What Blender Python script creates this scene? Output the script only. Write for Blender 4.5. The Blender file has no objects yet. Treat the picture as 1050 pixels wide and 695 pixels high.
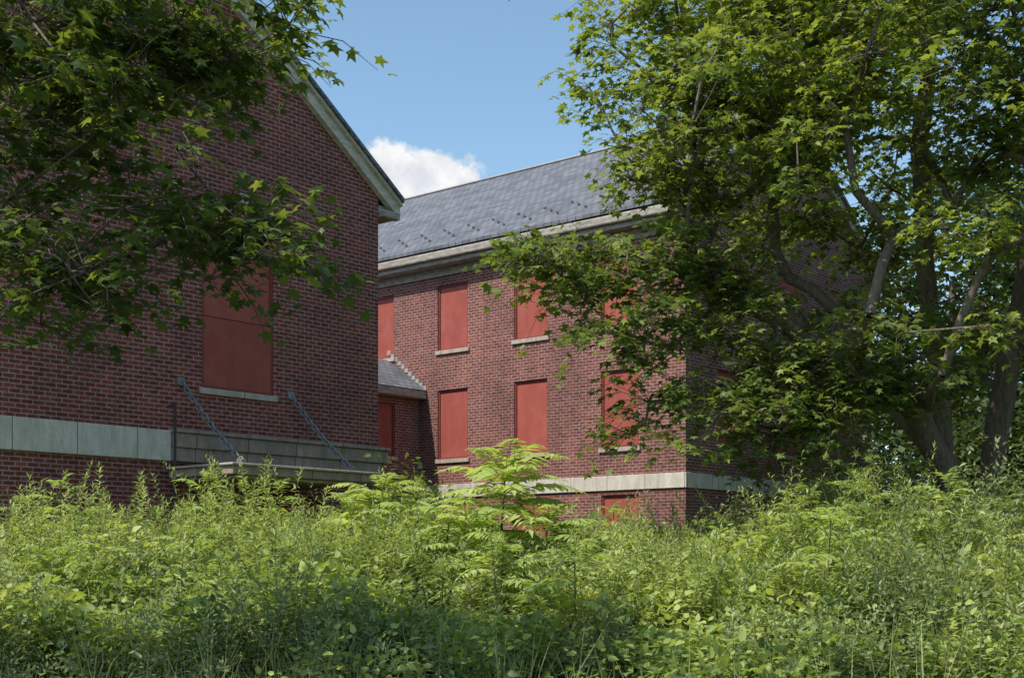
import bpy, math, random
import numpy as np
from mathutils import Vector, Matrix
random.seed(4); rng=np.random.default_rng(11)
scene=bpy.context.scene
F=1361.0; CX=525.0; HY=578.0; CZ=1.6
# ------------------------------------------------------------------ helpers
def at(px,py,Y): return np.array([(px-CX)/F*Y, Y, CZ+(HY-py)/F*Y])
U=np.array([0.6467,0.7627]); V=np.array([-0.7627,0.6468]); ANG=math.atan2(U[1],U[0])
def newmat(name):
    m=bpy.data.materials.new(name); m.use_nodes=True
    nt=m.node_tree; nt.nodes.clear()
    out=nt.nodes.new('ShaderNodeOutputMaterial')
    return m,nt,out
def setin(n,**k):
    for a,b in k.items(): n.inputs[a.replace('_',' ')].default_value=b
def mathn(nt,op,a,b=None,c=None):
    n=nt.nodes.new('ShaderNodeMath'); n.operation=op
    for i,v in enumerate((a,b,c)):
        if v is None: continue
        if isinstance(v,(int,float)): n.inputs[i].default_value=v
        else: nt.links.new(v,n.inputs[i])
    return n.outputs[0]
def mixc(nt,fac,a,b,mode='MIX'):
    n=nt.nodes.new('ShaderNodeMix'); n.data_type='RGBA'; n.blend_type=mode
    for i,v in ((0,fac),(6,a),(7,b)):
        if isinstance(v,(int,float)): n.inputs[i].default_value=v
        elif isinstance(v,tuple): n.inputs[i].default_value=v if len(v)==4 else v+(1,)
        else: nt.links.new(v,n.inputs[i])
    return n.outputs[2]
def noise(nt,vec,scale,detail=4,rough=.6):
    n=nt.nodes.new('ShaderNodeTexNoise'); n.inputs['Scale'].default_value=scale
    n.inputs['Detail'].default_value=detail; n.inputs['Roughness'].default_value=rough
    if vec is not None: nt.links.new(vec,n.inputs['Vector'])
    return n.outputs['Fac']
def ramp(nt,fac,p0,p1,c0=0.0,c1=1.0):
    n=nt.nodes.new('ShaderNodeMapRange'); n.inputs[1].default_value=p0; n.inputs[2].default_value=p1
    n.inputs[3].default_value=c0; n.inputs[4].default_value=c1
    nt.links.new(fac,n.inputs[0]); return n.outputs[0]
def wallvec(nt,zs=1.0):
    tc=nt.nodes.new('ShaderNodeTexCoord')
    s1=nt.nodes.new('ShaderNodeSeparateXYZ'); nt.links.new(tc.outputs['Object'],s1.inputs[0])
    s2=nt.nodes.new('ShaderNodeSeparateXYZ'); nt.links.new(tc.outputs['Normal'],s2.inputs[0])
    ax=mathn(nt,'ABSOLUTE',s2.outputs[0]); ay=mathn(nt,'ABSOLUTE',s2.outputs[1])
    g=mathn(nt,'GREATER_THAN',ax,ay)
    d=mathn(nt,'SUBTRACT',s1.outputs[1],s1.outputs[0])
    s=mathn(nt,'MULTIPLY_ADD',g,d,s1.outputs[0])
    z=mathn(nt,'MULTIPLY',s1.outputs[2],zs)
    c=nt.nodes.new('ShaderNodeCombineXYZ'); nt.links.new(s,c.inputs[0]); nt.links.new(z,c.inputs[1])
    return c.outputs[0],tc.outputs['Object'],s1
def principled(nt,out,col,rough=.8,bump=None,bstr=.3,bdist=.01,spec=.3,metal=0):
    p=nt.nodes.new('ShaderNodeBsdfPrincipled')
    if isinstance(col,tuple): p.inputs['Base Color'].default_value=col+(1,)
    else: nt.links.new(col,p.inputs['Base Color'])
    if isinstance(rough,(int,float)): p.inputs['Roughness'].default_value=rough
    else: nt.links.new(rough,p.inputs['Roughness'])
    p.inputs['Specular IOR Level'].default_value=spec; p.inputs['Metallic'].default_value=metal
    if bump is not None:
        b=nt.nodes.new('ShaderNodeBump'); b.inputs['Strength'].default_value=bstr; b.inputs['Distance'].default_value=bdist
        nt.links.new(bump,b.inputs['Height']); nt.links.new(b.outputs[0],p.inputs['Normal'])
    nt.links.new(p.outputs[0],out.inputs[0]); return p
# ------------------------------------------------------------------ materials
def brick_mat(name,c1,c2,mort):
    m,nt,out=newmat(name); vec,obj,sep=wallvec(nt)
    b=nt.nodes.new('ShaderNodeTexBrick'); nt.links.new(vec,b.inputs['Vector'])
    setin(b,Scale=1.0,Brick_Width=.225,Row_Height=.084,Mortar_Size=.010,Mortar_Smooth=.12,Bias=-.1)
    b.inputs['Color1'].default_value=c1+(1,); b.inputs['Color2'].default_value=c2+(1,); b.inputs['Mortar'].default_value=mort+(1,)
    n1=noise(nt,obj,.6,5,.65); n2=noise(nt,obj,9,3)
    col=mixc(nt,1.0,b.outputs['Color'],mixc(nt,ramp(nt,n1,.3,.7),(.68,.68,.68),(1.2,1.15,1.1)),'MULTIPLY')
    col=mixc(nt,1.0,col,mixc(nt,ramp(nt,n2,.3,.7),(.65,.65,.65),(1.22,1.22,1.22)),'MULTIPLY')
    mp=nt.nodes.new('ShaderNodeMapping'); mp.inputs['Scale'].default_value=(1.6,1.6,.25); nt.links.new(obj,mp.inputs[0])
    n3=noise(nt,mp.outputs[0],1.3,5,.7)
    col=mixc(nt,ramp(nt,n3,.6,.85,0,.35),col,(.36,.25,.22))
    n4=noise(nt,mp.outputs[0],2.3,5,.7)
    col=mixc(nt,ramp(nt,n4,.56,.8,0,.5),col,(.06,.03,.027))
    h=mathn(nt,'SUBTRACT',1.0,b.outputs['Fac'])
    principled(nt,out,col,.88,h,.5,.006,.2); return m
M_brick=brick_mat('red_brick',(.27,.068,.053),(.145,.040,.034),(.37,.27,.24))
M_brick2=brick_mat('red_brick_wing',(.275,.092,.073),(.15,.053,.045),(.38,.30,.27))
def slate_mat():
    m,nt,out=newmat('slate_roof'); vec,obj,sep=wallvec(nt,1.8)
    b=nt.nodes.new('ShaderNodeTexBrick'); nt.links.new(vec,b.inputs['Vector'])
    setin(b,Scale=1.0,Brick_Width=.28,Row_Height=.24,Mortar_Size=.014,Mortar_Smooth=.3,Bias=-.1)
    b.inputs['Color1'].default_value=(.175,.18,.20,1); b.inputs['Color2'].default_value=(.105,.11,.125,1); b.inputs['Mortar'].default_value=(.045,.048,.054,1)
    n1=noise(nt,obj,.8,5,.7)
    col=mixc(nt,1.0,b.outputs['Color'],mixc(nt,ramp(nt,n1,.3,.7),(.8,.8,.83),(1.15,1.15,1.1)),'MULTIPLY')
    principled(nt,out,col,.7,mathn(nt,'SUBTRACT',1.0,b.outputs['Fac']),.6,.01,.3); return m
M_slate=slate_mat()
def stone_mat(name,c1,c2,dirt):
    m,nt,out=newmat(name); vec,obj,sep=wallvec(nt)
    b=nt.nodes.new('ShaderNodeTexBrick'); nt.links.new(vec,b.inputs['Vector']); b.offset=0.0
    setin(b,Scale=1.0,Brick_Width=1.25,Row_Height=4.0,Mortar_Size=.010,Mortar_Smooth=.1)
    b.inputs['Color1'].default_value=c1+(1,); b.inputs['Color2'].default_value=c2+(1,); b.inputs['Mortar'].default_value=tuple(x*.45 for x in dirt)+(1,)
    mp=nt.nodes.new('ShaderNodeMapping'); mp.inputs['Scale'].default_value=(3,3,.8); nt.links.new(obj,mp.inputs[0])
    n=noise(nt,mp.outputs[0],1.8,7,.7); n2=noise(nt,obj,14,4,.7)
    col=mixc(nt,ramp(nt,n,.40,.72,0,.8),b.outputs['Color'],dirt)
    col=mixc(nt,ramp(nt,n2,.5,.8,0,.4),col,(dirt[0]*.6,dirt[1]*.6,dirt[2]*.6))
    principled(nt,out,col,.85,n2,.3,.01,.2); return m
M_stone=stone_mat('limestone_band',(.66,.60,.51),(.59,.55,.46),(.36,.31,.25))
M_stoneg=stone_mat('weathered_concrete',(.42,.335,.26),(.33,.27,.21),(.15,.115,.09))
M_sill=stone_mat('sill_stone',(.52,.44,.36),(.48,.41,.34),(.26,.21,.165))
def trim_mat(name,c,d):
    m,nt,out=newmat(name); tc=nt.nodes.new('ShaderNodeTexCoord')
    mp=nt.nodes.new('ShaderNodeMapping'); mp.inputs['Scale'].default_value=(2,2,8); nt.links.new(tc.outputs['Object'],mp.inputs[0])
    n=noise(nt,mp.outputs[0],2.2,7,.7)
    col=mixc(nt,ramp(nt,n,.40,.66),c,d); principled(nt,out,col,.7,n,.2,.01,.3); return m
M_trim=trim_mat('weathered_trim_paint',(.43,.385,.33),(.20,.17,.14))
M_rake=trim_mat('cream_trim_paint',(.64,.57,.47),(.38,.325,.26))
def red_mat():
    m,nt,out=newmat('red_painted_plywood'); tc=nt.nodes.new('ShaderNodeTexCoord')
    mp=nt.nodes.new('ShaderNodeMapping'); mp.inputs['Scale'].default_value=(3,3,.9); nt.links.new(tc.outputs['Object'],mp.inputs[0])
    n=noise(nt,mp.outputs[0],1.2,7,.7); n2=noise(nt,tc.outputs['Object'],2.0,3)
    oi=nt.nodes.new('ShaderNodeObjectInfo')
    col=mixc(nt,ramp(nt,n,.35,.72),(.40,.092,.066),(.29,.070,.052))
    col=mixc(nt,ramp(nt,n2,.5,.75,0,.5),col,(.40,.14,.105))
    col=mixc(nt,1.0,col,mixc(nt,oi.outputs['Random'],(.85,.86,.9),(1.08,1.1,1.1)),'MULTIPLY')
    principled(nt,out,col,.65,n,.1,.01,.25); return m
M_red=red_mat()
def simple(name,c,rough=.6,metal=0.0):
    m,nt,out=newmat(name); tc=nt.nodes.new('ShaderNodeTexCoord'); n=noise(nt,tc.outputs['Object'],8,5,.7)
    col=mixc(nt,n,tuple(x*.6 for x in c),tuple(x*1.35 for x in c)); principled(nt,out,col,rough,n,.2,.005,.4,metal); return m
M_redframe=simple('red_frame_paint',(.22,.05,.037)); M_steel=simple('galvanised_chain',(.22,.235,.24),.55,.3)
M_dark=simple('dark_conduit',(.05,.05,.05)); M_copper=simple('snow_guard_metal',(.05,.055,.06),.6,.3)
M_flash=simple('lead_flashing',(.36,.34,.33),.6)
def bark_mat(name,c):
    m,nt,out=newmat(name); tc=nt.nodes.new('ShaderNodeTexCoord')
    mp=nt.nodes.new('ShaderNodeMapping'); mp.inputs['Scale'].default_value=(14,14,2.5); nt.links.new(tc.outputs['Object'],mp.inputs[0])
    n=noise(nt,mp.outputs[0],1.5,8,.7)
    col=mixc(nt,ramp(nt,n,.3,.7),tuple(x*.45 for x in c),tuple(x*1.4 for x in c)); principled(nt,out,col,.9,n,.9,.03,.15); return m
M_bark=bark_mat('maple_bark',(.19,.15,.12))
M_stem=bark_mat('green_stem',(.15,.16,.06))
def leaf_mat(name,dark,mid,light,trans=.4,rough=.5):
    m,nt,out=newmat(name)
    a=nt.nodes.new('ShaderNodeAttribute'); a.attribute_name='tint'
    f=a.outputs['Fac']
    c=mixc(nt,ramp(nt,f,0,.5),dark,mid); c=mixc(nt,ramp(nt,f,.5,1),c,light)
    p=nt.nodes.new('ShaderNodeBsdfPrincipled'); nt.links.new(c,p.inputs['Base Color'])
    p.inputs['Roughness'].default_value=rough; p.inputs['Specular IOR Level'].default_value=.4
    t=nt.nodes.new('ShaderNodeBsdfTranslucent'); tc2=mixc(nt,1.0,c,(1.55,1.48,.65),'MULTIPLY'); nt.links.new(tc2,t.inputs[0])
    mx=nt.nodes.new('ShaderNodeMixShader'); mx.inputs[0].default_value=trans
    nt.links.new(p.outputs[0],mx.inputs[1]); nt.links.new(t.outputs[0],mx.inputs[2]); nt.links.new(mx.outputs[0],out.inputs[0]); return m
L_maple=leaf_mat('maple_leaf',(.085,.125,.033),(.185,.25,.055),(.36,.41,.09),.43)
L_maple2=leaf_mat('maple_leaf_shade',(.05,.08,.024),(.105,.15,.038),(.23,.29,.065),.42)  # darker copy of maple_leaf, canopy shade put into the leaf colour
L_gold=leaf_mat('goldenrod_leaf',(.12,.17,.06),(.29,.36,.12),(.50,.55,.21),.38)
L_broad=leaf_mat('broad_leaf',(.09,.14,.04),(.25,.33,.08),(.46,.52,.16),.42)
L_mug=leaf_mat('mugwort_leaf',(.10,.135,.07),(.22,.27,.125),(.40,.45,.22),.33)
L_sumac=leaf_mat('ailanthus_leaf',(.18,.26,.07),(.33,.43,.12),(.50,.56,.20),.42)
L_grass=leaf_mat('grass_blade',(.15,.18,.06),(.28,.31,.12),(.48,.47,.21),.35)
L_far=leaf_mat('distant_leaf',(.035,.055,.018),(.075,.11,.032),(.15,.20,.05),.3)
# ------------------------------------------------------------------ numpy mesh builder
def nrm(a): return a/np.maximum(np.linalg.norm(a,axis=-1,keepdims=True),1e-9)
class MB:
    def __init__(s): s.v=[];s.f=[];s.t=[];s.m=[];s.n=0
    def add(s,v,f,t,m):
        v=np.asarray(v,float).reshape(-1,3); f=np.asarray(f,int).reshape(-1,3)
        s.v.append(v); s.f.append(f+s.n); s.t.append(np.broadcast_to(np.asarray(t,float),(len(v),)).copy()); s.m.append(np.full(len(f),m,int)); s.n+=len(v)
    def leaves(s,P,D,Nn,L,W,tmpl,tint,mi):
        tv,tf=tmpl; T=nrm(D); Nn=nrm(Nn-(Nn*T).sum(-1,keepdims=True)*T); S=np.cross(Nn,T)
        L=np.broadcast_to(L,(len(P),))[:,None,None]; W=np.broadcast_to(W,(len(P),))[:,None,None]
        X=P[:,None]+T[:,None]*L*tv[None,:,0:1]+S[:,None]*W*tv[None,:,1:2]+Nn[:,None]*L*tv[None,:,2:3]
        k=len(tv); f=(tf[None]+(np.arange(len(P))*k)[:,None,None])
        s.add(X,f,np.repeat(np.broadcast_to(tint,(len(P),)),k),mi)
    def tubes(s,p0,p1,r0,r1,mi,sides=5,tint=.5):
        p0=np.asarray(p0);p1=np.asarray(p1);d=nrm(p1-p0)
        ref=np.where(np.abs(d[:,2:3])>.9,np.array([[1.,0,0]]),np.array([[0,0,1.]]))
        x=nrm(np.cross(d,ref)); y=np.cross(d,x)
        a=np.arange(sides)*2*math.pi/sides
        ring=x[:,None]*np.cos(a)[None,:,None]+y[:,None]*np.sin(a)[None,:,None]
        r0=np.broadcast_to(r0,(len(p0),))[:,None,None]; r1=np.broadcast_to(r1,(len(p0),))[:,None,None]
        X=np.concatenate([p0[:,None]+ring*r0,p1[:,None]+ring*r1],1)
        tf=[]
        for i in range(sides):
            j=(i+1)%sides; tf+= [(i,j,sides+i),(j,sides+j,sides+i)]
        f=np.array(tf)[None]+(np.arange(len(p0))*2*sides)[:,None,None]
        s.add(X,f,tint,mi)
    def build(s,name,mats,parent=None,smooth=False):
        v=np.concatenate(s.v);f=np.concatenate(s.f);t=np.concatenate(s.t);mi=np.concatenate(s.m)
        me=bpy.data.meshes.new(name); me.vertices.add(len(v)); me.vertices.foreach_set('co',v.astype(np.float32).ravel())
        me.loops.add(len(f)*3); me.loops.foreach_set('vertex_index',f.astype(np.int32).ravel())
        me.polygons.add(len(f)); me.polygons.foreach_set('loop_start',(np.arange(len(f))*3).astype(np.int32))
        me.polygons.foreach_set('material_index',mi.astype(np.int32))
        if smooth: me.polygons.foreach_set('use_smooth',np.ones(len(f),bool))
        me.update(calc_edges=True)
        at_=me.attributes.new('tint','FLOAT','POINT'); at_.data.foreach_set('value',t.astype(np.float32))
        for m in mats: me.materials.append(m)
        o=bpy.data.objects.new(name,me); scene.collection.objects.link(o)
        if parent: o.parent=parent
        print(name,len(f))
        return o
LANCE=(np.array([(0,0,0),(.38,.5,.05),(.38,-.5,.05),(1,0,-.10),(.42,0,-.02)]),np.array([(0,4,1),(0,2,4),(1,4,3),(4,2,3)]))
OVATE=(np.array([(0,0,0),(.25,.45,.04),(.25,-.45,.04),(.62,.36,.02),(.62,-.36,.02),(1,0,-.12),(.45,0,-.03)]),
       np.array([(0,6,1),(0,2,6),(1,6,3),(2,4,6),(3,6,5),(6,4,5)]))
_r=[(0.08,0,0),(.0,-.34,-.05),(.28,-.25,0),(.58,-.56,-.08),(.56,-.19,0),(1,0,-.1),(.56,.19,0),(.58,.56,-.08),(.28,.25,0),(.0,.34,-.05)]
MAPLE=(np.array([(.36,0,.02)]+_r),np.array([(0,1+i,1+(i+1)%10) for i in range(10)]))
BLADE=(np.array([(0,-.5,0),(0,.5,0),(.5,-.4,.0),(.5,.4,.0),(1,0,-.22)]),np.array([(0,2,1),(1,2,3),(2,4,3)]))
def empty(name,loc=(0,0,0),rz=0):
    e=bpy.data.objects.new(name,None); e.location=loc; e.rotation_euler=(0,0,rz); scene.collection.objects.link(e); return e
# ------------------------------------------------------------------ buildings (local frame a,b,z ; z relative to eye level)
class Bld:
    def __init__(s,name,a0,b0):
        s.o=(a0,b0,-1.0); w=U*a0+V*b0; s.e=empty(name,(w[0],w[1],CZ-1.0),ANG)
    def mesh(s,name,vs,fs,mat):
        me=bpy.data.meshes.new(name); me.from_pydata([(v[0]-s.o[0],v[1]-s.o[1],v[2]-s.o[2]) for v in vs],[],fs); me.materials.append(mat); me.update()
        o=bpy.data.objects.new(name,me); scene.collection.objects.link(o); o.parent=s.e; return o
    def box(s,name,a0,a1,b0,b1,z0,z1,mat,bev=0.0):
        vs=[(a,b,z) for z in (z0,z1) for a,b in ((a0,b0),(a1,b0),(a1,b1),(a0,b1))]
        o=s.mesh(name,vs,[(3,2,1,0),(4,5,6,7),(0,1,5,4),(1,2,6,5),(2,3,7,6),(3,0,4,7)],mat)
        if bev: m=o.modifiers.new('b','BEVEL'); m.width=bev; m.segments=2
        return o
    def prism_b(s,name,poly,b0,b1,mat):
        n=len(poly); vs=[(a,b0,z) for a,z in poly]+[(a,b1,z) for a,z in poly]
        fs=[tuple(range(n)),tuple(range(2*n-1,n-1,-1))]+[(i,n+i,n+(i+1)%n,(i+1)%n) for i in range(n)]
        return s.mesh(name,vs,fs,mat)
    def prism_a(s,name,poly,a0,a1,mat):
        n=len(poly); vs=[(a0,b,z) for b,z in poly]+[(a1,b,z) for b,z in poly]
        fs=[tuple(range(n)),tuple(range(2*n-1,n-1,-1))]+[(i,n+i,n+(i+1)%n,(i+1)%n) for i in range(n)]
        return s.mesh(name,vs,fs,mat)
    def wall(s,name,axis,c,s0,s1,z0,z1,holes,mat,inward=1,depth=.14,top=None):
        f=(lambda p,z,d:(p,c+d*inward,z)) if axis=='b' else (lambda p,z,d:(c+d*inward,p,z))
        xs=sorted({s0,s1,*[h[0] for h in holes],*[h[1] for h in holes]}); zs=sorted({z0,z1,*[h[2] for h in holes],*[h[3] for h in holes]})
        vs=[];fs=[]
        def q(*p): k=len(vs); vs.extend(p); fs.append(tuple(range(k,k+len(p))))
        for i in range(len(xs)-1):
            for j in range(len(zs)-1):
                cx=(xs[i]+xs[i+1])/2; cz=(zs[j]+zs[j+1])/2
                if any(h[0]<cx<h[1] and h[2]<cz<h[3] for h in holes): continue
                q(f(xs[i],zs[j],0),f(xs[i+1],zs[j],0),f(xs[i+1],zs[j+1],0),f(xs[i],zs[j+1],0))
        for h in holes:
            a,b,lo,hi=h; D=depth
            q(f(a,lo,0),f(a,lo,D),f(a,hi,D),f(a,hi,0)); q(f(b,lo,0),f(b,hi,0),f(b,hi,D),f(b,lo,D))
            q(f(a,hi,0),f(a,hi,D),f(b,hi,D),f(b,hi,0)); q(f(a,lo,0),f(b,lo,0),f(b,lo,D),f(a,lo,D))
        if top: q(f(s0,z1,0),f(s1,z1,0),f(top[0],top[1],0))
        return s.mesh(name,vs,fs,mat)
    def window(s,axis,c,h,inward=1,sill=True,split=None,rec=.07,nm='window'):
        a,b,lo,hi=h
        def bx(n,p0,p1,d0,d1,zz0,zz1,mat,bev=0.0):
            q0,q1=sorted((c+inward*d0,c+inward*d1))
            if axis=='b': return s.box(n,p0,p1,q0,q1,zz0,zz1,mat,bev)
            return s.box(n,q0,q1,p0,p1,zz0,zz1,mat,bev)
        w=.055; e=.002
        if split is None: bx(nm+'_panel',a+w,b-w,rec,rec+.04,lo+w,hi-w,M_red)
        else:
            bx(nm+'_lower_panel',a+w,b-w,rec-.03,rec+.04,lo+w,split-.012,M_red); bx(nm+'_upper_panel',a+w,b-w,rec+.012,rec+.04,split+.012,hi-w,M_red)
            bx(nm+'_seam',a+w,b-w,rec+.03,rec+.04,split-.010,split+.010,M_dark)
        bx(nm+'_jamb',a+e,a+w-e,rec-.035,rec+.05,lo+e,hi-e,M_redframe); bx(nm+'_jamb',b-w+e,b-e,rec-.035,rec+.05,lo+e,hi-e,M_redframe)
        bx(nm+'_head',a+w,b-w,rec-.03,rec+.05,hi-w+e,hi-e,M_redframe); bx(nm+'_foot',a+w,b-w,rec-.03,rec+.05,lo+e,lo+w-e,M_redframe)
        if sill: bx(nm+'_sill',a-.07,b+.07,-.055,.1,lo-.12,lo-.002,M_sill,.008)
# ---- building one : gable end on the left
B1=Bld('brick_building',20.58,21.35)
W1=(15.83,17.62,3.44,6.30); D1=(16.9,18.95,-1.4,1.42)
aL=6.82; apx=13.7
rk=lambda a:8.03+.72*(21.05-a) if a>=apx else 8.03+.72*(21.05-(2*apx-a))
B1.wall('gable_wall_upper','b',21.35,aL,20.58,1.95,rk(20.58)-.02,[W1],M_brick,1,.16,(apx,rk(apx)-.02))
B1.wall('gable_wall_base','b',21.35,aL,20.58,-2.2,1.95,[D1],M_brick,1,.3)
side=[(b,b+1.3,z,z+2.0) for b in (23.2,) for z in (3.3,6.0-.5)]
B1.wall('side_wall','a',20.58,21.35,48,-2.2,8.3,side,M_brick,-1,.16)
for h in side: B1.window('a',20.58,h,-1)
B1.wall('rear_side_wall','a',aL,21.35,48,-2.2,8.3,[],M_brick,1)
B1.wall('back_wall','b',48,aL,20.58,-2.2,8.3,[],M_brick,-1,.1,(apx,rk(apx)-.02))
B1.window('b',21.35,W1,1,True,4.86,.06)
B1.window('b',21.35,(D1[0],17.9,D1[2],D1[3]),1,False,None,.18,'door'); B1.window('b',21.35,(17.93,D1[1],D1[2],D1[3]),1,False,None,.18,'door')
B1.box('vent_block',16.74,16.94,21.31,21.40,7.22,7.42,M_sill,.01)
B1.box('limestone_band',aL-.05,15.08,21.28,21.40,1.96,2.54,M_stone,.012)
B1.box('entablature_lower',15.10,20.66,21.22,21.40,1.96,2.22,M_stoneg,.015)
B1.box('entablature_upper',15.10,20.72,21.17,21.40,2.223,2.50,M_stoneg,.02)
B1.box('entablature_cap',15.06,20.76,21.12,21.40,2.503,2.57,M_stoneg,.015)
B1.box('side_band',20.585,20.66,21.42,48,1.96,2.5,M_stone)
def rake(side,name,lo,hi,b0,b1,mat):
    ae=21.12 if side>0 else 2*apx-21.12
    B1.prism_b(name,[(ae,rk(ae)+lo),(ae,rk(ae)+hi),(apx+side*.001,rk(apx)+hi),(apx+side*.001,rk(apx)+lo)],b0,b1,mat)
for sd in (1,-1):
    rake(sd,'rake_board',-.24,.02,21.20,21.345,M_rake); rake(sd,'rake_crown',.022,.10,21.12,21.34,M_rake)
    rake(sd,'slate_roof',.103,.20,21.06,48.2,M_slate)
B1.box('eave_cornice',20.60,21.10,21.36,48,7.72,7.98,M_trim,.02)
B1.box('eave_return',20.59,21.11,21.19,21.355,7.70,7.86,M_trim,.02)
B1.box('canopy_slab',14.95,18.55,19.25,21.2,1.62,1.78,M_stoneg,.02)
B1.box('canopy_cap',14.90,18.60,19.20,21.215,1.783,1.83,M_sill,.015)
B1.box('canopy_soffit',15.1,18.4,19.4,21.2,1.56,1.617,M_trim,.01)
def link_mesh(name,p0,p1,parent):
    p0=np.array(p0,float);p1=np.array(p1,float);d=p1-p0;Ln=np.linalg.norm(d);d/=Ln
    x=nrm(np.cross(d,np.array([1.,0,0]))); y=np.cross(d,x); mb=MB(); n=int(Ln/.118); r=.016
    for i in range(n+1):
        t=i/n; c=p0+d*Ln*t+np.array([0,0,-1])*.08*math.sin(math.pi*t)
        sx=nrm(x+y*.6) if i%2 else nrm(y-x*.6); pts=[]
        for k in range(12):
            th=k*math.pi/6; pts.append(c+d*(.042*np.sign(math.cos(th))*(abs(math.cos(th))>.01)+.04*math.cos(th))+sx*.045*math.sin(th))
        pts=np.array(pts); mb.tubes(pts,np.roll(pts,-1,0),r,r,0,6)
    off=np.array(B1.o); mb.v=[v-off for v in mb.v]
    o=mb.build(name,[M_steel],parent,True)
link_mesh('canopy_chain',(15.33,21.30,3.48),(15.33,19.5,1.9),B1.e); link_mesh('canopy_chain',(18.06,21.30,3.46),(18.06,19.5,1.9),B1.e)
for a in (15.33,18.06):
    B1.box('chain_anchor_plate',a-.08,a+.08,21.30,21.36,3.42,3.58,M_steel,.02); B1.box('chain_cleat',a-.06,a+.06,19.42,19.56,1.832,1.92,M_steel,.01)
B1.box('conduit',15.02,15.06,21.10,21.14,-1.6,3.05,M_dark); B1.box('conduit_arm',15.02,15.06,21.13,21.36,2.98,3.02,M_dark)
# ---- building two : long wing
B2=Bld('brick_building',29.37,18.96); A=29.37; B0=18.96; A1=40.37; BE=52
cols=[27.25,24.2,21.07,30.38]+[33.5+3.1*i for i in range(6)]
hs=[];
for c in cols:
    hs.append((c-.62,c+.62,6.47,8.43))
    if not 28.7<c<31.3: hs.append((c-.62,c+.62,3.17,5.27)); hs.append((c-.62,c+.62,.75,1.88))
B2.wall('facade_wall','a',A,B0,BE,-2.2,8.95,hs,M_brick2,1)
for h in hs: B2.window('a',A,h,1,h[2]>1)
gh=[(c-.62,c+.62,z0,z1) for c in (31.6,34.87,38.1) for z0,z1 in ((3.17,5.27),(6.47,8.43))]
rz=lambda a:9.4+.656*(a-28.85) if a<=34.87 else 9.4+.656*(40.89-a)
B2.wall('gable_wall','b',B0,A,A1,-2.2,rz(A)-.02,gh,M_brick2,1,.14,(34.87,rz(34.87)-.02))
for h in gh: B2.window('b',B0,h,1)
B2.wall('rear_wall','a',A1,B0,BE,-2.2,8.95,[],M_brick2,-1)
B2.box('limestone_band',A-.05,A+.02,B0-.05,BE,2.0,2.4,M_stone,.01)
B2.box('gable_band',A+.022,A1+.05,B0-.05,B0+.02,2.0,2.4,M_stone,.01)
B2.box('frieze_board',A-.06,A+.02,B0-.0,BE,8.72,8.98,M_trim,.01)
B2.box('soffit',A-.42,A+.02,B0-.12,BE,8.983,9.12,M_trim,.02)
B2.box('gutter',A-.54,A+.02,B0-.14,BE,9.123,9.36,M_trim,.04)
for sd in (0,1):
    pts=[(28.85,rz(28.85)),(34.869,rz(34.869))] if sd==0 else [(40.89,rz(40.89)),(34.871,rz(34.871))]
    B2.prism_b('slate_roof',[(p[0],p[1]+.01) for p in pts]+[(p[0],p[1]+.10) for p in pts[::-1]],B0-.25,BE+.2,M_slate)
    B2.prism_b('rake_board',[(p[0],p[1]-.26) for p in pts]+[(p[0],p[1]+.006) for p in pts[::-1]],B0-.13,B0-.003,M_trim)
B2.box('ridge_cap',34.77,34.97,B0-.26,BE+.2,13.42,13.48,M_flash,.02)
mb=MB()
for r in range(3):
    for b in np.arange(B0+.3+(r%2)*.5,BE,1.0):
        a=A+.05+r*.34; z=rz(a)+.10
        c=np.array([a,b,z])-np.array(B2.o)
        q=np.array([(-.03,-.03,0),(-.03,.03,0),(.05,.03,.03),(.05,-.03,.03),(-.03,-.03,.07),(-.03,.03,.07)])
        mb.add(c+q,[(0,1,5),(0,5,4),(4,5,2),(4,2,3),(0,4,3),(1,2,5)],.5,0)
mb.build('snow_guards',[M_copper],B2.e)
cb=28.65; ch=[(26.9,28.31,3.24,4.86),(24,25.4,3.24,4.86)]
B2.wall('connector_wall','b',cb,20.6,A-.003,-2.2,5.05,ch,M_brick2,1)
for h in ch: B2.window('b',cb,h,1)
B2.box('connector_eave',20.6,A-.003,cb-.32,cb+.01,5.053,5.30,M_trim,.03)
B2.prism_a('connector_roof',[(cb-.34,5.31),(30.03,6.42),(31.7,5.31),(31.7,5.2),(cb-.34,5.2+.11-.005)],20.62,A-.004,M_slate)
B2.box('connector_back',20.62,A-.004,31.4,31.6,-2.2,5.18,M_brick2)
for i in range(11):
    b=cb-.3+i*.155; z=5.31+(b-(cb-.34))*.81
    B2.box('stepped_flashing',A-.015,A-.002,b,b+.152,z-.02,z+.11,M_flash)
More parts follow.
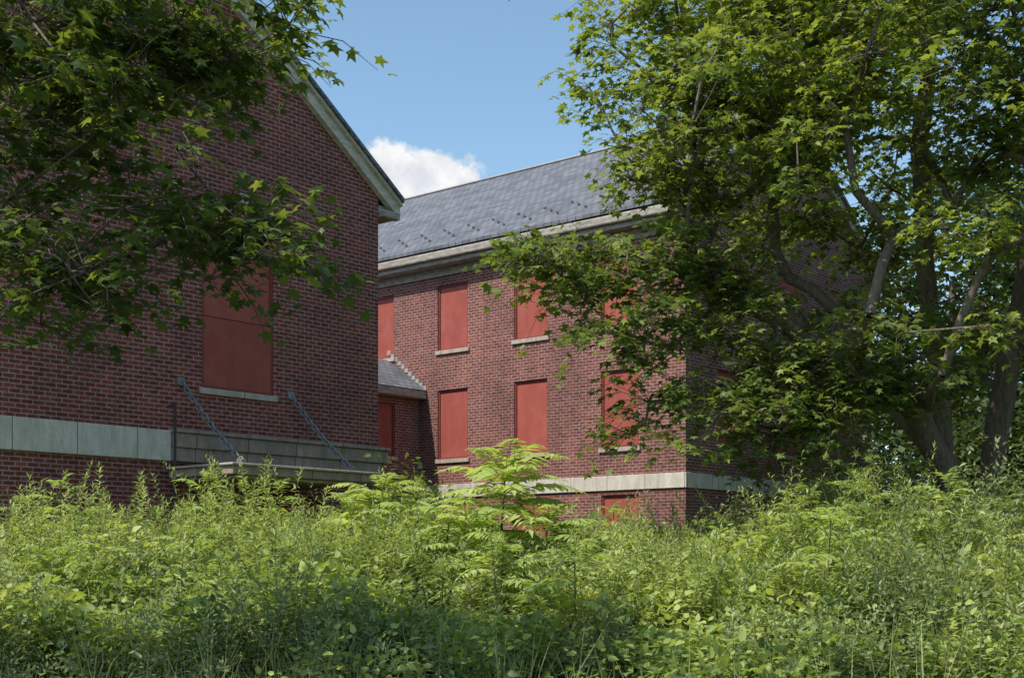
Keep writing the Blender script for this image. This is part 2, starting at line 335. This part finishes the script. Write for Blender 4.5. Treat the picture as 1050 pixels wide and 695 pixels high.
# ------------------------------------------------------------------ ground
def gz(Y):
    t=np.clip((np.asarray(Y,float)-7)/11,0,1); return 1.2*t*t*(3-2*t)
def mk_ground():
    ax=np.concatenate([-np.geomspace(1500,40,14),np.linspace(-36,36,60),np.geomspace(40,1500,14)])
    ay=np.concatenate([-np.geomspace(1500,20,12),np.linspace(-16,56,73),np.geomspace(60,1800,14)])
    X,Y=np.meshgrid(ax,ay); Z=gz(Y)+np.where((np.abs(X)<37)&(Y>2)&(Y<57),.05*np.sin(X*1.7+Y*.6)+.04*np.sin(Y*2.1-X),0)
    v=np.stack([X,Y,Z],-1).reshape(-1,3); nx=len(ax); fs=[(j*nx+i,j*nx+i+1,(j+1)*nx+i+1,(j+1)*nx+i) for j in range(len(ay)-1) for i in range(nx-1)]
    me=bpy.data.meshes.new('ground'); me.from_pydata(v.tolist(),[],fs); o=bpy.data.objects.new('ground',me); scene.collection.objects.link(o)
    m,nt,out=newmat('ground_soil_grass'); tc=nt.nodes.new('ShaderNodeTexCoord'); n=noise(nt,tc.outputs['Object'],1.4,8,.7); n2=noise(nt,tc.outputs['Object'],12,6,.7)
    col=mixc(nt,ramp(nt,n,.35,.65),(.035,.055,.018),(.06,.08,.025)); col=mixc(nt,ramp(nt,n2,.5,.8),col,(.05,.04,.025))
    principled(nt,out,col,.95,n2,.8,.05,.1); me.materials.append(m)
    for p in me.polygons: p.use_smooth=True
mk_ground()
# ------------------------------------------------------------------ trees
def grow(trunks,attr,tip=.009,ex=2.25,seg=.5,rootpen=.18):
    pos=[];par=[];pl=[]
    def addn(p,q,):
        pos.append(np.array(p,float)); par.append(q); pl.append(0 if q<0 else pl[q]+np.linalg.norm(pos[-1]-pos[q])); return len(pos)-1
    for tr in trunks:
        q=-1; pts=tr[1]; q=addn(pts[0],-1); prev=pts[0]; pts=pts[1:]
        for p in pts:
            n=max(1,int(np.linalg.norm(np.array(p)-np.array(prev))/.45)); base=np.array(prev,float)
            for i in range(1,n+1):
                j=rng.normal(0,.035,3) if i<n else 0
                q=addn(base+(np.array(p)-base)*i/n+j,q)
            prev=p
    order=np.argsort([np.min(np.linalg.norm(np.array(pos)-a,axis=1)) for a in attr])
    ends=[]
    for ai in order:
        a=attr[ai]; Pn=np.array(pos); d=np.linalg.norm(Pn-a,axis=1)+np.array(pl)*rootpen+np.maximum(0,Pn[:,2]-a[2])*.35
        q=int(np.argmin(d)); s=pos[q]; L=np.linalg.norm(a-s); n=max(1,int(L/seg))
        for i in range(1,n+1):
            t=i/n; p=s+(a-s)*t+np.array([0,0,.10*L*math.sin(math.pi*t)])+(rng.normal(0,.05*min(L,1),3) if i<n else 0)
            q=addn(p,q)
        ends.append((q,ai))
    acc=np.zeros(len(pos))
    for q,_ in ends: acc[q]+=tip**ex
    for i in range(len(pos)-1,0,-1):
        if acc[i]==0: acc[i]=tip**ex
        if par[i]>=0: acc[par[i]]+=acc[i]
    acc[acc==0]=tip**ex
    r=acc**(1/ex)
    return np.array(pos),np.array(par),r
def branches(mb,pos,par,r,mi):
    i=np.where(par>=0)[0]; p1=pos[i];p0=pos[par[i]]; r1=r[i]; r0=np.minimum(r[par[i]],r1*1.6)
    d=nrm(p1-p0); p1=p1+d*(r1*.35)[:,None]; p0=p0-d*(r1*.2)[:,None]
    big=r1>.04
    mb.tubes(p0[big],p1[big],r0[big],r1[big],mi,10); mb.tubes(p0[~big],p1[~big],r0[~big],r1[~big],mi,4)
def sprays(mb,C,out,R,nt_,nl,leaf,mi_leaf,mi_bark,tintc,tmpl=MAPLE,flat=.35):
    n=len(C); az=rng.uniform(0,2*np.pi,(n,nt_)); 
    oa=np.arctan2(out[:,1],out[:,0])[:,None]
    az=np.where(rng.random((n,nt_))<.55,oa+rng.normal(0,.8,(n,nt_)),az)
    el=rng.normal(0,flat,(n,nt_)); ln=R[:,None]*rng.uniform(.55,1.25,(n,nt_))
    D=np.stack([np.cos(az)*np.cos(el),np.sin(az)*np.cos(el),np.sin(el)],-1)
    C3=C[:,None,:]+rng.normal(0,.10,(n,nt_,3))
    mid=C3+D*ln[...,None]*.55+np.array([0,0,.03]); end=C3+D*ln[...,None]+np.array([0,0,-1.])*(ln**2*.30)[...,None]
    f=lambda x:x.reshape(-1,3)
    Cc=np.repeat(C[:,None],nt_,1)
    mb.tubes(f(Cc),f(mid),.006,.0045,mi_bark,3); mb.tubes(f(mid),f(end),.0045,.002,mi_bark,3)
    t=rng.uniform(.12,1.05,(n,nt_,nl)); t=t**.8
    P=np.where(t[...,None]<.55,C3[:,:,None]+(mid-C3)[:,:,None]*(t/.55)[...,None],mid[:,:,None]+(end-mid)[:,:,None]*((t-.55)/.45)[...,None])
    sidea=az[...,None]+rng.choice([-1,1],(n,nt_,nl))*rng.uniform(.3,1.5,(n,nt_,nl))
    LD=np.stack([np.cos(sidea),np.sin(sidea),rng.normal(-.35,.35,(n,nt_,nl))],-1)
    P=P+nrm(LD)*rng.uniform(.03,.09,(n,nt_,nl,1)) + rng.normal(0,.02,(n,nt_,nl,3))
    NN=np.stack([rng.normal(0,.38,(n,nt_,nl)),rng.normal(0,.38,(n,nt_,nl)),np.ones((n,nt_,nl))],-1)
    L=leaf*rng.uniform(.65,1.2,n*nt_*nl)
    ti=np.clip(tintc[:,None,None]+rng.normal(0,.16,(n,nt_,nl)),0,1).ravel()
    mb.leaves(f(P),f(LD),f(NN),L,L*rng.uniform(.85,1.1,len(L)),tmpl,ti,mi_leaf)
def tree_right():
    base=np.array([7.25,21.5,1.0])
    tr=[(None,[base,base+[-.05,0,1.3],base+[-.3,-.1,2.6],base+[-.45,.1,4.6],base+[-.6,.2,7.5],base+[-.4,0,10.5]])]
    tr.append((None,[base+[.42,.3,-.1],base+[.55,.3,1.8],base+[.85,.2,3.8],base+[1.4,.2,6.5],base+[1.8,0,9.5]]))
    tr.append((None,[base+[-.25,-.35,-.1],base+[-.3,-.5,1.8],base+[-1.0,-.9,3.0],base+[-2.8,-1.5,4.0],base+[-4.9,-2.1,4.9],base+[-6.3,-2.4,5.2]]))
    tr.append((None,[base+[.1,.35,-.1],base+[.0,.6,1.9],base+[-1.0,1.2,3.6],base+[-2.8,1.8,5.4],base+[-4.2,1.8,7.0]]))
    tr.append((None,[base+[.65,-.1,-.1],base+[.95,-.5,1.7],base+[2.2,-1.2,3.4],base+[3.8,-1.6,5.4]]))
    pts=[]
    ctr=np.array([8.1,20.8,7.3]); R=np.array([7.2,5.6,7.6])
    while len(pts)<1000:
        u=nrm(rng.normal(size=3)); rr=rng.uniform(.4,1)**.6; p=ctr+u*R*rr
        lump=.88+.12*math.sin(u[0]*7+1)*math.sin(u[2]*6+2)+.09*math.sin(u[1]*9+u[2]*5)
        p=ctr+(p-ctr)*lump
        lowz=3.9+.25*max(0,p[0]-6)
        if p[2]<lowz: continue
        if p[0]<5.6 and p[2]<7.2 and rng.random()<.66: continue
        if p[0]<4.0 and p[2]<8.2 and rng.random()<.35: continue
        if p[0]>5.6 and p[0]<9.6 and p[2]<5.6 and p[1]<22 and rng.random()<.85: continue
        if p[1]>22.5 and rng.random()<.40: continue
        pts.append(p)
    for (x0,y0,z0,x1,y1,z1,n,sp) in [(4.0,19.5,5.7,.2,18.9,5.9,32,.34),(3.8,19.5,4.9,1.2,18.6,4.9,18,.36),(4.4,19,4.4,1.7,18.5,3.6,24,.34),(6,19.5,4.3,2.9,18.7,3.1,24,.34),(3.0,19,6.3,.7,18.8,5.5,12,.36),(7,20,5.2,4.6,18.7,3.9,12,.45),(3.8,20,7.2,1.2,19,7.4,20,.40),(5,20,8,1.5,19.5,8.6,32,.45),(5,20,9.5,1.6,19.5,10.0,50,.55),(9,18,7.5,5,17.5,8.5,34,.8),(12,19,7,8,17,7.5,46,.9),(11,18,9,5,18,9.8,60,.8)]:
        for i in range(n):
            t=rng.random(); p=np.array([x0+(x1-x0)*t,y0+(y1-y0)*t,z0+(z1-z0)*t])+rng.normal(0,sp,3)*[1,1,.6]; pts.append(p)
    C=np.array(pts)
    pos,par,r=grow(tr,C,.0120,2.12)
    mb=MB(); branches(mb,pos,par,r,1)
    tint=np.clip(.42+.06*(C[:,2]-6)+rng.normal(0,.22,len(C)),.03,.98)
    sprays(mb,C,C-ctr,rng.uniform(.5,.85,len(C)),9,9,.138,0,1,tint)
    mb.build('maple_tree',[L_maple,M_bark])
tree_right()
def tree_left():
    base=np.array([-7.2,9.2,.3])
    tr=[(None,[base,base+[.1,0,2],base+[.3,.2,4],base+[.4,.3,6.5],base+[.4,.2,9]])]
    lim=[[(-6.9,9.4,4.2),(-5.6,10,5.0),(-4.0,10.2,5.4),(-2.7,10.3,5.3),(-2.0,10.2,4.9)],
         [(-7.0,9.4,3.2),(-5.6,10.1,3.8),(-4.2,10.5,4.1),(-3.2,10.6,3.9)],
         [(-6.8,9.5,5.5),(-5,9.6,6.4),(-3.6,9.8,6.4),(-2.0,9.8,6.1)]]
    for l in lim: tr.append((None,[np.array(p) for p in l]))
    pts=[]
    def S(lst,Y):
        for px,py,n,sp in lst:
            for i in range(n):
                y=Y+rng.normal(0,.45); p=at(px+rng.normal(0,sp),py+rng.normal(0,sp*.6),Y); p[1]=y; pts.append(p)
    S([(30,30,10,35),(110,40,9,32),(180,35,7,26),(225,60,4,14),(50,110,7,28),(125,100,4,22),(30,180,6,24),(100,185,4,20),(170,205,5,20),(215,235,5,16),(265,250,3,12),(295,265,2,6),(180,255,3,12),
       (40,270,6,26),(95,300,4,18),(20,335,2,14),(125,325,1,8),(250,10,3,14),(270,-14,3,8)],10.2)
    S([(20,-70,8,45),(150,-70,7,45),(250,-70,2,25),(486,-24,1,3),(-100,0,12,60),(-120,200,10,60)],9.8)
    for i in range(90):  # unseen crown clusters, added for the shade they cast on branch and weeds
        u=nrm(rng.normal(size=3)); p=np.array([-7.2,6.4,8.2])+u*np.array([4.2,3.0,2.5])*rng.uniform(.6,1)
        if p[2]<6.5 and p[0]>-5: p[2]=6.6+rng.random()
        pts.append(p)
    C=np.array(pts); pos,par,r=grow(tr,C,.008,2.2,.5,.35)
    mb=MB(); branches(mb,pos,par,r,1)
    tint=np.clip(.46+rng.normal(0,.22,len(C)),.05,.95)
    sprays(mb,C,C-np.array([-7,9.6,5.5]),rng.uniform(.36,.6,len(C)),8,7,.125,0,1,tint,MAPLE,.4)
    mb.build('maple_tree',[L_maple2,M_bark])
tree_left()
def distant():
    mb=MB(); spec=[]
    for x in np.arange(-70,95,6.5):
        spec.append((x+rng.normal(0,1.5),66+rng.normal(0,4),rng.uniform(8,12),5.0,.4))
    for x,y,h in ((20,42,11),(25,46,12),(31,44,12),(19,33,8),(24,34,9)): spec.append((x,y,h,h*.42,.45))
    for x,y,h,R in ((11.6,35,11.5,2.9),(13.0,37.5,13,3.2),(15.5,38,13,3.6),(14.0,34,9,2.8),(16.5,33,11,3.6),(12.2,31.5,5,2.2),(10.3,30,3.6,1.7),(13.3,30,5,2.2),(18,36,12,4)): spec.append((x,y,h,R,.30))
    for x,y,h,R,t0 in spec:
        n=int((90 if y>40 else 150)*R); u=nrm(rng.normal(size=(n,3))); rr=rng.uniform(.6,1,(n,1))
        lump=1+.16*np.sin(u[:,0:1]*8+x)*np.cos(u[:,2:3]*7+y)
        p=np.array([x,y,1+h*.52])+u*np.array([R,R,h*.5])*rr*lump
        p=p[p[:,2]>1.2]; t=rng.normal(t0,.16,len(p)); sz=1 if y>40 else .7
        m=12; P=np.repeat(p,m,0)+rng.normal(0,.32,(len(p)*m,3)); T=np.repeat(t,m)+rng.normal(0,.12,len(P))
        D=rng.normal(size=P.shape)*[1,1,.5]; NN=rng.normal(size=P.shape)*.5+[0,0,1]
        mb.leaves(P,D,NN,sz*rng.uniform(.2,.4,len(P)),sz*rng.uniform(.16,.3,len(P)),LANCE,np.clip(T,0,1),0)
        mb.tubes(np.array([[x,y,1.0]]),np.array([[x,y,1+h*.7]]),.2,.08,1,7)
    mb.build('distant_trees',[L_far,M_bark])
distant()
# ------------------------------------------------------------------ undergrowth
HP=([0,120,200,260,330,400,450,520,600,700,780,850,940,1050],[1.0,.95,1.0,1.08,1.0,1.08,1.0,.95,.84,.86,1.05,1.25,1.3,1.2])
def okpos(x,y):
    a=x*U[0]+y*U[1]; b=x*V[0]+y*V[1]
    return ~(((b>21.0)&(a<20.9)) | ((a>29.0)&(b>18.7)) | ((b>28.3)))
def lumps(x,y): return np.sin(x*1.3+y*.9+.5)*np.sin(y*1.1-x*.8)+.6*np.sin(x*2.7-y*1.9+1)*np.sin(y*2.3+x*1.6)
def sample(n,y0,y1,w=.47):
    y=np.sqrt(rng.uniform(y0*y0,y1*y1,n*3)); x=y*rng.uniform(-w,w,n*3)
    k=okpos(x,y)&~((lumps(x*1.3+4,y*1.3)<-.45)&(rng.random(len(x))<.7)); x=x[k][:n];y=y[k][:n]
    h=np.interp(CX+x/y*F,*HP)*np.clip(.72+.28*(y-10)/9,.6,1.0)
    return x,y,h*(1+.32*lumps(x,y))
def fld(x,y,s): return np.sin(x*.9*s+1.3)*np.cos(y*.8*s+.4)+.6*np.sin(x*2.1*s-y*1.7*s)
def stalks(mb,x,y,h,n,L,W,mi,tmpl,tint0,bush=0.,stem=.006,eld=(-.25,1.0)):
    Np=len(x); base=np.stack([x,y,gz(y)],-1); lean=rng.normal(0,.2,(Np,3))*[1,1,0]
    k=np.arange(n)[None]; t=np.clip(.12+.88*((k+rng.uniform(0,1,(Np,n)))/n)**.85,0,1)
    az=k*2.4+rng.uniform(0,6.28,(Np,1))+rng.normal(0,.25,(Np,n))
    H=h[:,None]; pos=base[:,None]+np.stack([lean[:,0:1]*t*t*H,lean[:,1:2]*t*t*H,t*H],-1)
    if bush>0: 
        rad=bush*np.sin(np.clip(t,0,1)*np.pi*.9+.15)*rng.uniform(.1,1,(Np,n))**.6
        pos=pos+np.stack([np.cos(az)*rad,np.sin(az)*rad,rng.normal(0,.04,(Np,n))],-1)
    el=eld[0]+(eld[1]-eld[0])*t**2+rng.normal(0,.3,(Np,n))
    D=np.stack([np.cos(az)*np.cos(el),np.sin(az)*np.cos(el),np.sin(el)],-1)
    NN=np.stack([-np.cos(az)*np.sin(el),-np.sin(az)*np.sin(el),np.cos(el)],-1)+rng.normal(0,.3,(Np,n,3))
    ln=(L*(1.15-.65*t)*rng.uniform(.75,1.2,(Np,n))).ravel()
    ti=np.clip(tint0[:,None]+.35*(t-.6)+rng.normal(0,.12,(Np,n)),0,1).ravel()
    mb.leaves(pos.reshape(-1,3),D.reshape(-1,3),NN.reshape(-1,3),ln,ln*W/L,tmpl,ti,mi)
    q=[base+np.stack([lean[:,0]*s*s*h,lean[:,1]*s*s*h,s*h],-1) for s in (0,.35,.7,1)]
    for i in range(3): mb.tubes(q[i],q[i+1],stem*(1-.25*i),stem*(.75-.25*i),1,3)
U_=empty('undergrowth')
def mounds(mb,cx,cy,h,R,nc,L,W,tmpl,t0,per=9,mi=0):
    M=len(cx); u=nrm(rng.normal(size=(M,nc,3))); u[...,2]=np.abs(u[...,2])*1.15-.2
    ph=rng.uniform(0,6.28,(M,1)); lump=1+.32*np.sin(u[...,0]*6+ph)*np.cos(u[...,1]*5+u[...,2]*6+ph)
    rr=rng.uniform(.55,1.1,(M,nc))*lump
    c=np.stack([cx,cy,gz(cy)+h*.35],-1)[:,None]+u*np.stack([R,R,h*.65],-1)[:,None]*rr[...,None]
    root=np.repeat(np.stack([cx,cy,gz(cy)],-1)[:,None],nc,1)+rng.normal(0,.1,(M,nc,3))*[1,1,0]
    mb.tubes(root[:,::3].reshape(-1,3),c[:,::3].reshape(-1,3),.008,.003,1,3)
    P=np.repeat(c[:,:,None],per,2)+rng.normal(0,1.0,(M,nc,per,3))*[L*1.2,L*1.2,L*.8]
    ctr=np.stack([cx,cy,gz(cy)+h*.2],-1)[:,None,None]
    D=nrm(P-ctr)*[1,1,.5]+rng.normal(0,.55,P.shape)*[1,1,.6]+[0,0,-.15]; NN=rng.normal(0,.45,P.shape)+[0,0,1]+nrm(P-ctr)*.3
    T=t0[:,None,None]+rng.normal(0,.14,(M,nc,1))+rng.normal(0,.09,(M,nc,per))+.25*(u[...,2][...,None]-.3)
    l=L*rng.uniform(.6,1.2,(M,nc,per)).ravel()
    mb.leaves(P.reshape(-1,3),D.reshape(-1,3),NN.reshape(-1,3),l,l*W/L,tmpl,np.clip(T,0,1).ravel(),mi)
def fronds(mb,base,top,nf,fl,tn0,K=11):
    P=[];D=[];NN=[];L=[];T=[];S0=[];S1=[]
    mb.tubes(np.array([base]),np.array([top]),.018*fl/.9,.009*fl/.9,1,5)
    for i in range(nf):
        s=1-.5*(i/nf)**1.1; az=i*2.4+rng.normal(0,.25); el=(1.3-1.0*(i/nf)**.6)+rng.normal(0,.14); ln=fl*(.6+.55*min(1,i/4))*rng.uniform(.8,1.12)
        o=base+(top-base)*s; d=np.array([math.cos(az)*math.cos(el),math.sin(az)*math.cos(el),math.sin(el)]); prev=o; tn=rng.normal(tn0,.12)
        for k in range(1,K+1):
            t=k/K; p=o+d*ln*t+np.array([0,0,-1])*ln*.5*t*t; dr=nrm(p-prev); sd=nrm(np.cross(dr,[0,0,1])); 
            S0.append(prev);S1.append(p)
            if k>1:
                for sg in (-1,1):
                    P.append(p);D.append(sd*sg+dr*.5+np.array([0,0,-.3])+rng.normal(0,.08,3));NN.append(np.array([0,0,1])+rng.normal(0,.18,3)); L.append(ln*.27*math.sin(math.pi*min(1,.3+t*.62))*rng.uniform(.85,1.1)); T.append(tn)
            prev=p
        P.append(prev);D.append(dr);NN.append(np.array([0,0,1.]));L.append(ln*.14);T.append(tn)
    mb.tubes(np.array(S0),np.array(S1),.005,.004,1,3)
    L=np.array(L); mb.leaves(np.array(P),np.array(D),np.array(NN),L,L*.33,LANCE,np.clip(np.array(T)+rng.normal(0,.07,len(T)),0,1),0)
def undergrowth():
    x,y,h=sample(1350,10.4,26); X2,Y2,H2=sample(260,26,36); x=np.r_[x,X2];y=np.r_[y,Y2];h=np.r_[h,H2]
    f=fld(x,y,.6)+rng.normal(0,.6,len(x)); front=y<12.6
    tint=np.clip(.44+.24*fld(x,y,1.1)+rng.normal(0,.22,len(x)),.0,.98)
    g=(f>.05)&~front; m=((f<-.4)|front&(rng.random(len(x))<.6)); b=~g&~m
    mb=MB(); hh=h*rng.uniform(.8,1.4,len(x))
    for s in range(4):
        j=0 if s==0 else .15
        stalks(mb,x[g]+rng.normal(0,1,g.sum())*j,y[g]+rng.normal(0,1,g.sum())*j,hh[g]*(1 if s==0 else rng.uniform(.6,1.05,g.sum())),46,.145,.037,0,LANCE,tint[g])
    mb.build('goldenrod_stand',[L_gold,M_stem],U_)
    mb=MB()
    for s in range(3): stalks(mb,x[m]+rng.normal(0,.16,m.sum()),y[m]+rng.normal(0,.16,m.sum()),hh[m]*rng.uniform(.65,1,m.sum()),76,.10,.037,0,LANCE,tint[m],.12)
    mb.build('mugwort_stand',[L_mug,M_stem],U_)
    mb=MB(); mounds(mb,x[b],y[b],h[b]*.85,rng.uniform(.3,.6,b.sum()),44,.095,.064,OVATE,tint[b],10); mb.build('broadleaf_thicket',[L_broad,M_stem],U_)
    gx,gy,gh=sample(900,9.6,21); mb=MB(); n=12
    P=np.repeat(np.stack([gx,gy,gz(gy)],-1),n,0)+rng.normal(0,.06,(len(gx)*n,3))*[1,1,0]
    D=rng.normal(0,.3,P.shape); D[:,2]=1; NN=rng.normal(size=P.shape)*[1,1,.2]
    Lg=np.repeat(gh,n)*rng.uniform(.6,1.15,len(P)); mb.leaves(P,D,NN,Lg,rng.uniform(.008,.015,len(P)),BLADE,np.clip(rng.normal(.5,.2,len(P)),0,1),0)
    mb.build('tall_grass',[L_grass,M_stem],U_)
    mb=MB(); sx,sy,sh=sample(90,12.5,23)
    for a,b_,c in zip(sx,sy,sh):
        base=np.array([a,b_,float(gz(b_))]); fl=rng.uniform(.35,.65); fronds(mb,base,base+[rng.normal(0,.08),rng.normal(0,.08),c*rng.uniform(.95,1.35)],12,fl,.55,10)
    mb.build('sumac_seedlings',[L_sumac,M_stem],U_)
    mb=MB(); vx,vy,vh=sample(75,12,20); mounds(mb,vx,vy,vh*rng.uniform(.6,.95,75),rng.uniform(.4,.7,75),50,.125,.095,OVATE,np.clip(rng.normal(.5,.22,75),0,1),9); mb.build('vine_mounds',[L_broad,M_stem],U_)
undergrowth()
def accents():
    mb=MB(); xs=[];ys=[];hs=[]
    L=[(5,515,15.5,4),(35,500,16,4),(65,488,17,4),(100,505,17,4),(140,488,17.5,4),(165,512,17,3),(190,520,17,3),(215,505,16.5,4),(245,482,18,4),(268,470,18.2,4),(290,495,17.5,4),(310,510,17,3),(250,515,16.6,3),(335,522,16.5,4),(120,530,15.5,3),(60,535,15,3),(240,540,15.5,3),(615,525,21,2),(660,522,22,2),(700,520,20,3),(730,505,20,3),(790,505,19,4),(850,475,19,4),(905,485,18,4),(1000,520,16,4),(1040,510,16,4),(960,525,15,4)]
    for i in range(60): L.append((rng.uniform(-20,1070),rng.uniform(530,600),rng.uniform(12.5,15.5),2))
    for px,py,Y,n in L:
        for i in range(n+1):
            p=at(px+rng.normal(0,9),py+rng.normal(0,10),Y+rng.normal(0,.25)); xs.append(p[0]);ys.append(p[1]);hs.append(max(.4,p[2]-float(gz(p[1]))))
    xs=np.array(xs);ys=np.array(ys);hs=np.array(hs)
    stalks(mb,xs,ys,hs,64,.17,.042,0,LANCE,np.clip(rng.normal(.5,.15,len(xs)),0,1),.0,.009,(-.45,.9)); mb.build('tall_goldenrod',[L_gold,M_stem],U_)
accents()
def gpt(px,Y): return (px-CX)/F*Y
def shrub(name,lst,leafmat,L,W,tmpl,t0=.5):
    mb=MB(); a=np.array(lst,float)
    for r in a: mounds(mb,r[0:1],r[1:2],r[2:3],r[3:4],int(r[4]/9),L,W,tmpl,np.array([t0]))
    return mb.build(name,[leafmat,M_stem])
shrub('leafy_shrub',[(gpt(405,27),27,2.35,.9,1700),(gpt(432,27.5),27.5,2.1,.8,1300)],L_broad,.15,.10,OVATE,.2)
shrub('leafy_shrub',[(gpt(870,21),21,2.2,.9,2600),(gpt(930,20),20,1.8,.9,2400),(gpt(820,22),22,1.8,.9,2200),(gpt(760,23),23,1.6,.8,1600)],L_mug,.10,.036,LANCE,.5)
shrub('leafy_shrub',[(gpt(1020,17),17,1.7,.8,2400),(gpt(960,16),16,1.3,.8,2000)],L_mug,.10,.034,LANCE,.4)
def ailanthus(px,topy,Y,nf,fl):
    mb=MB(); top=at(px,topy,Y); base=np.array([top[0]-.1,Y,float(gz(Y))]); top=top-[0,0,fl*.35]
    fronds(mb,base,top,nf,fl,.7,14); mb.build('tree_of_heaven_sapling',[L_sumac,M_stem])
for a in [(518,454,16.0,26,1.0),(478,505,15.0,17,.75),(562,508,15.6,17,.78),(512,548,14.0,15,.7),(392,478,17.5,18,.82),(362,502,16.8,15,.7),(435,540,15,13,.64),(600,548,15,13,.62),(650,545,16,12,.5),(548,588,13.5,13,.58),(745,535,17,12,.55),(300,545,15.5,12,.5)]: ailanthus(*a)
# ------------------------------------------------------------------ sky, sun, camera
SD=Vector((-.82,-.57,0)).normalized(); EL=math.radians(56)
sunv=Vector((SD.x*math.cos(EL),SD.y*math.cos(EL),math.sin(EL)))
w=bpy.data.worlds.new('World'); scene.world=w; w.use_nodes=True; nt=w.node_tree; nt.nodes.clear()
out=nt.nodes.new('ShaderNodeOutputWorld'); sky=nt.nodes.new('ShaderNodeTexSky'); sky.sky_type='NISHITA'; sky.sun_disc=False
sky.sun_elevation=EL; sky.sun_rotation=math.atan2(sunv.x,sunv.y); sky.dust_density=.8; sky.ozone_density=1.1; sky.air_density=1.0
skc=mixc(nt,1.0,sky.outputs[0],(1.25,1.38,1.32),'MULTIPLY')
bg=nt.nodes.new('ShaderNodeBackground'); nt.links.new(skc,bg.inputs[0]); bg.inputs[1].default_value=.145
tc=nt.nodes.new('ShaderNodeTexCoord'); nz=nt.nodes.new('ShaderNodeVectorMath'); nz.operation='NORMALIZE'; nt.links.new(tc.outputs['Generated'],nz.inputs[0])
def blob(px,py,rpx,rpy):
    c=Vector(((px-CX)/F,1,(HY-py)/F)).normalized()
    s=nt.nodes.new('ShaderNodeVectorMath'); s.operation='SUBTRACT'; nt.links.new(nz.outputs[0],s.inputs[0]); s.inputs[1].default_value=c
    m=nt.nodes.new('ShaderNodeVectorMath'); m.operation='MULTIPLY'; nt.links.new(s.outputs[0],m.inputs[0]); m.inputs[1].default_value=(F/rpx,F/rpx,F/rpy)
    l=nt.nodes.new('ShaderNodeVectorMath'); l.operation='LENGTH'; nt.links.new(m.outputs[0],l.inputs[0])
    return mathn(nt,'SUBTRACT',1.0,l.outputs['Value'])
b=blob(395,205,54,60)
for q in ((445,205,54,48),(350,215,60,50),(482,218,34,34)): b=mathn(nt,'MAXIMUM',b,blob(*q))
n1=noise(nt,nz.outputs[0],38,8,.62)
fv=mathn(nt,'ADD',b,mathn(nt,'MULTIPLY_ADD',n1,1.3,-.60))
fac=ramp(nt,fv,0.0,.22)
n2=noise(nt,nz.outputs[0],45,6,.6)
cc=mixc(nt,ramp(nt,n2,.35,.65),(.74,.78,.85),(1.0,1.0,1.0))
bc=nt.nodes.new('ShaderNodeBackground'); nt.links.new(cc,bc.inputs[0]); bc.inputs[1].default_value=.98
mx=nt.nodes.new('ShaderNodeMixShader'); nt.links.new(fac,mx.inputs[0]); nt.links.new(bg.outputs[0],mx.inputs[1]); nt.links.new(bc.outputs[0],mx.inputs[2]); nt.links.new(mx.outputs[0],out.inputs[0])
sl=bpy.data.lights.new('sun','SUN'); sl.energy=5.0; sl.angle=math.radians(.5); sl.color=(1,.95,.88)
so=bpy.data.objects.new('sun',sl); so.rotation_euler=sunv.to_track_quat('Z','Y').to_euler(); scene.collection.objects.link(so)
cam=bpy.data.cameras.new('camera'); co=bpy.data.objects.new('camera',cam); scene.collection.objects.link(co)
co.location=(0,0,CZ); co.rotation_euler=(math.radians(90),0,0); cam.sensor_width=36; cam.lens=F/1050*36; cam.shift_y=(HY-347.5)/1050; cam.clip_end=5000; cam.clip_start=.1
scene.camera=co
scene.view_settings.view_transform='Standard'; scene.view_settings.look='None'; scene.view_settings.exposure=0
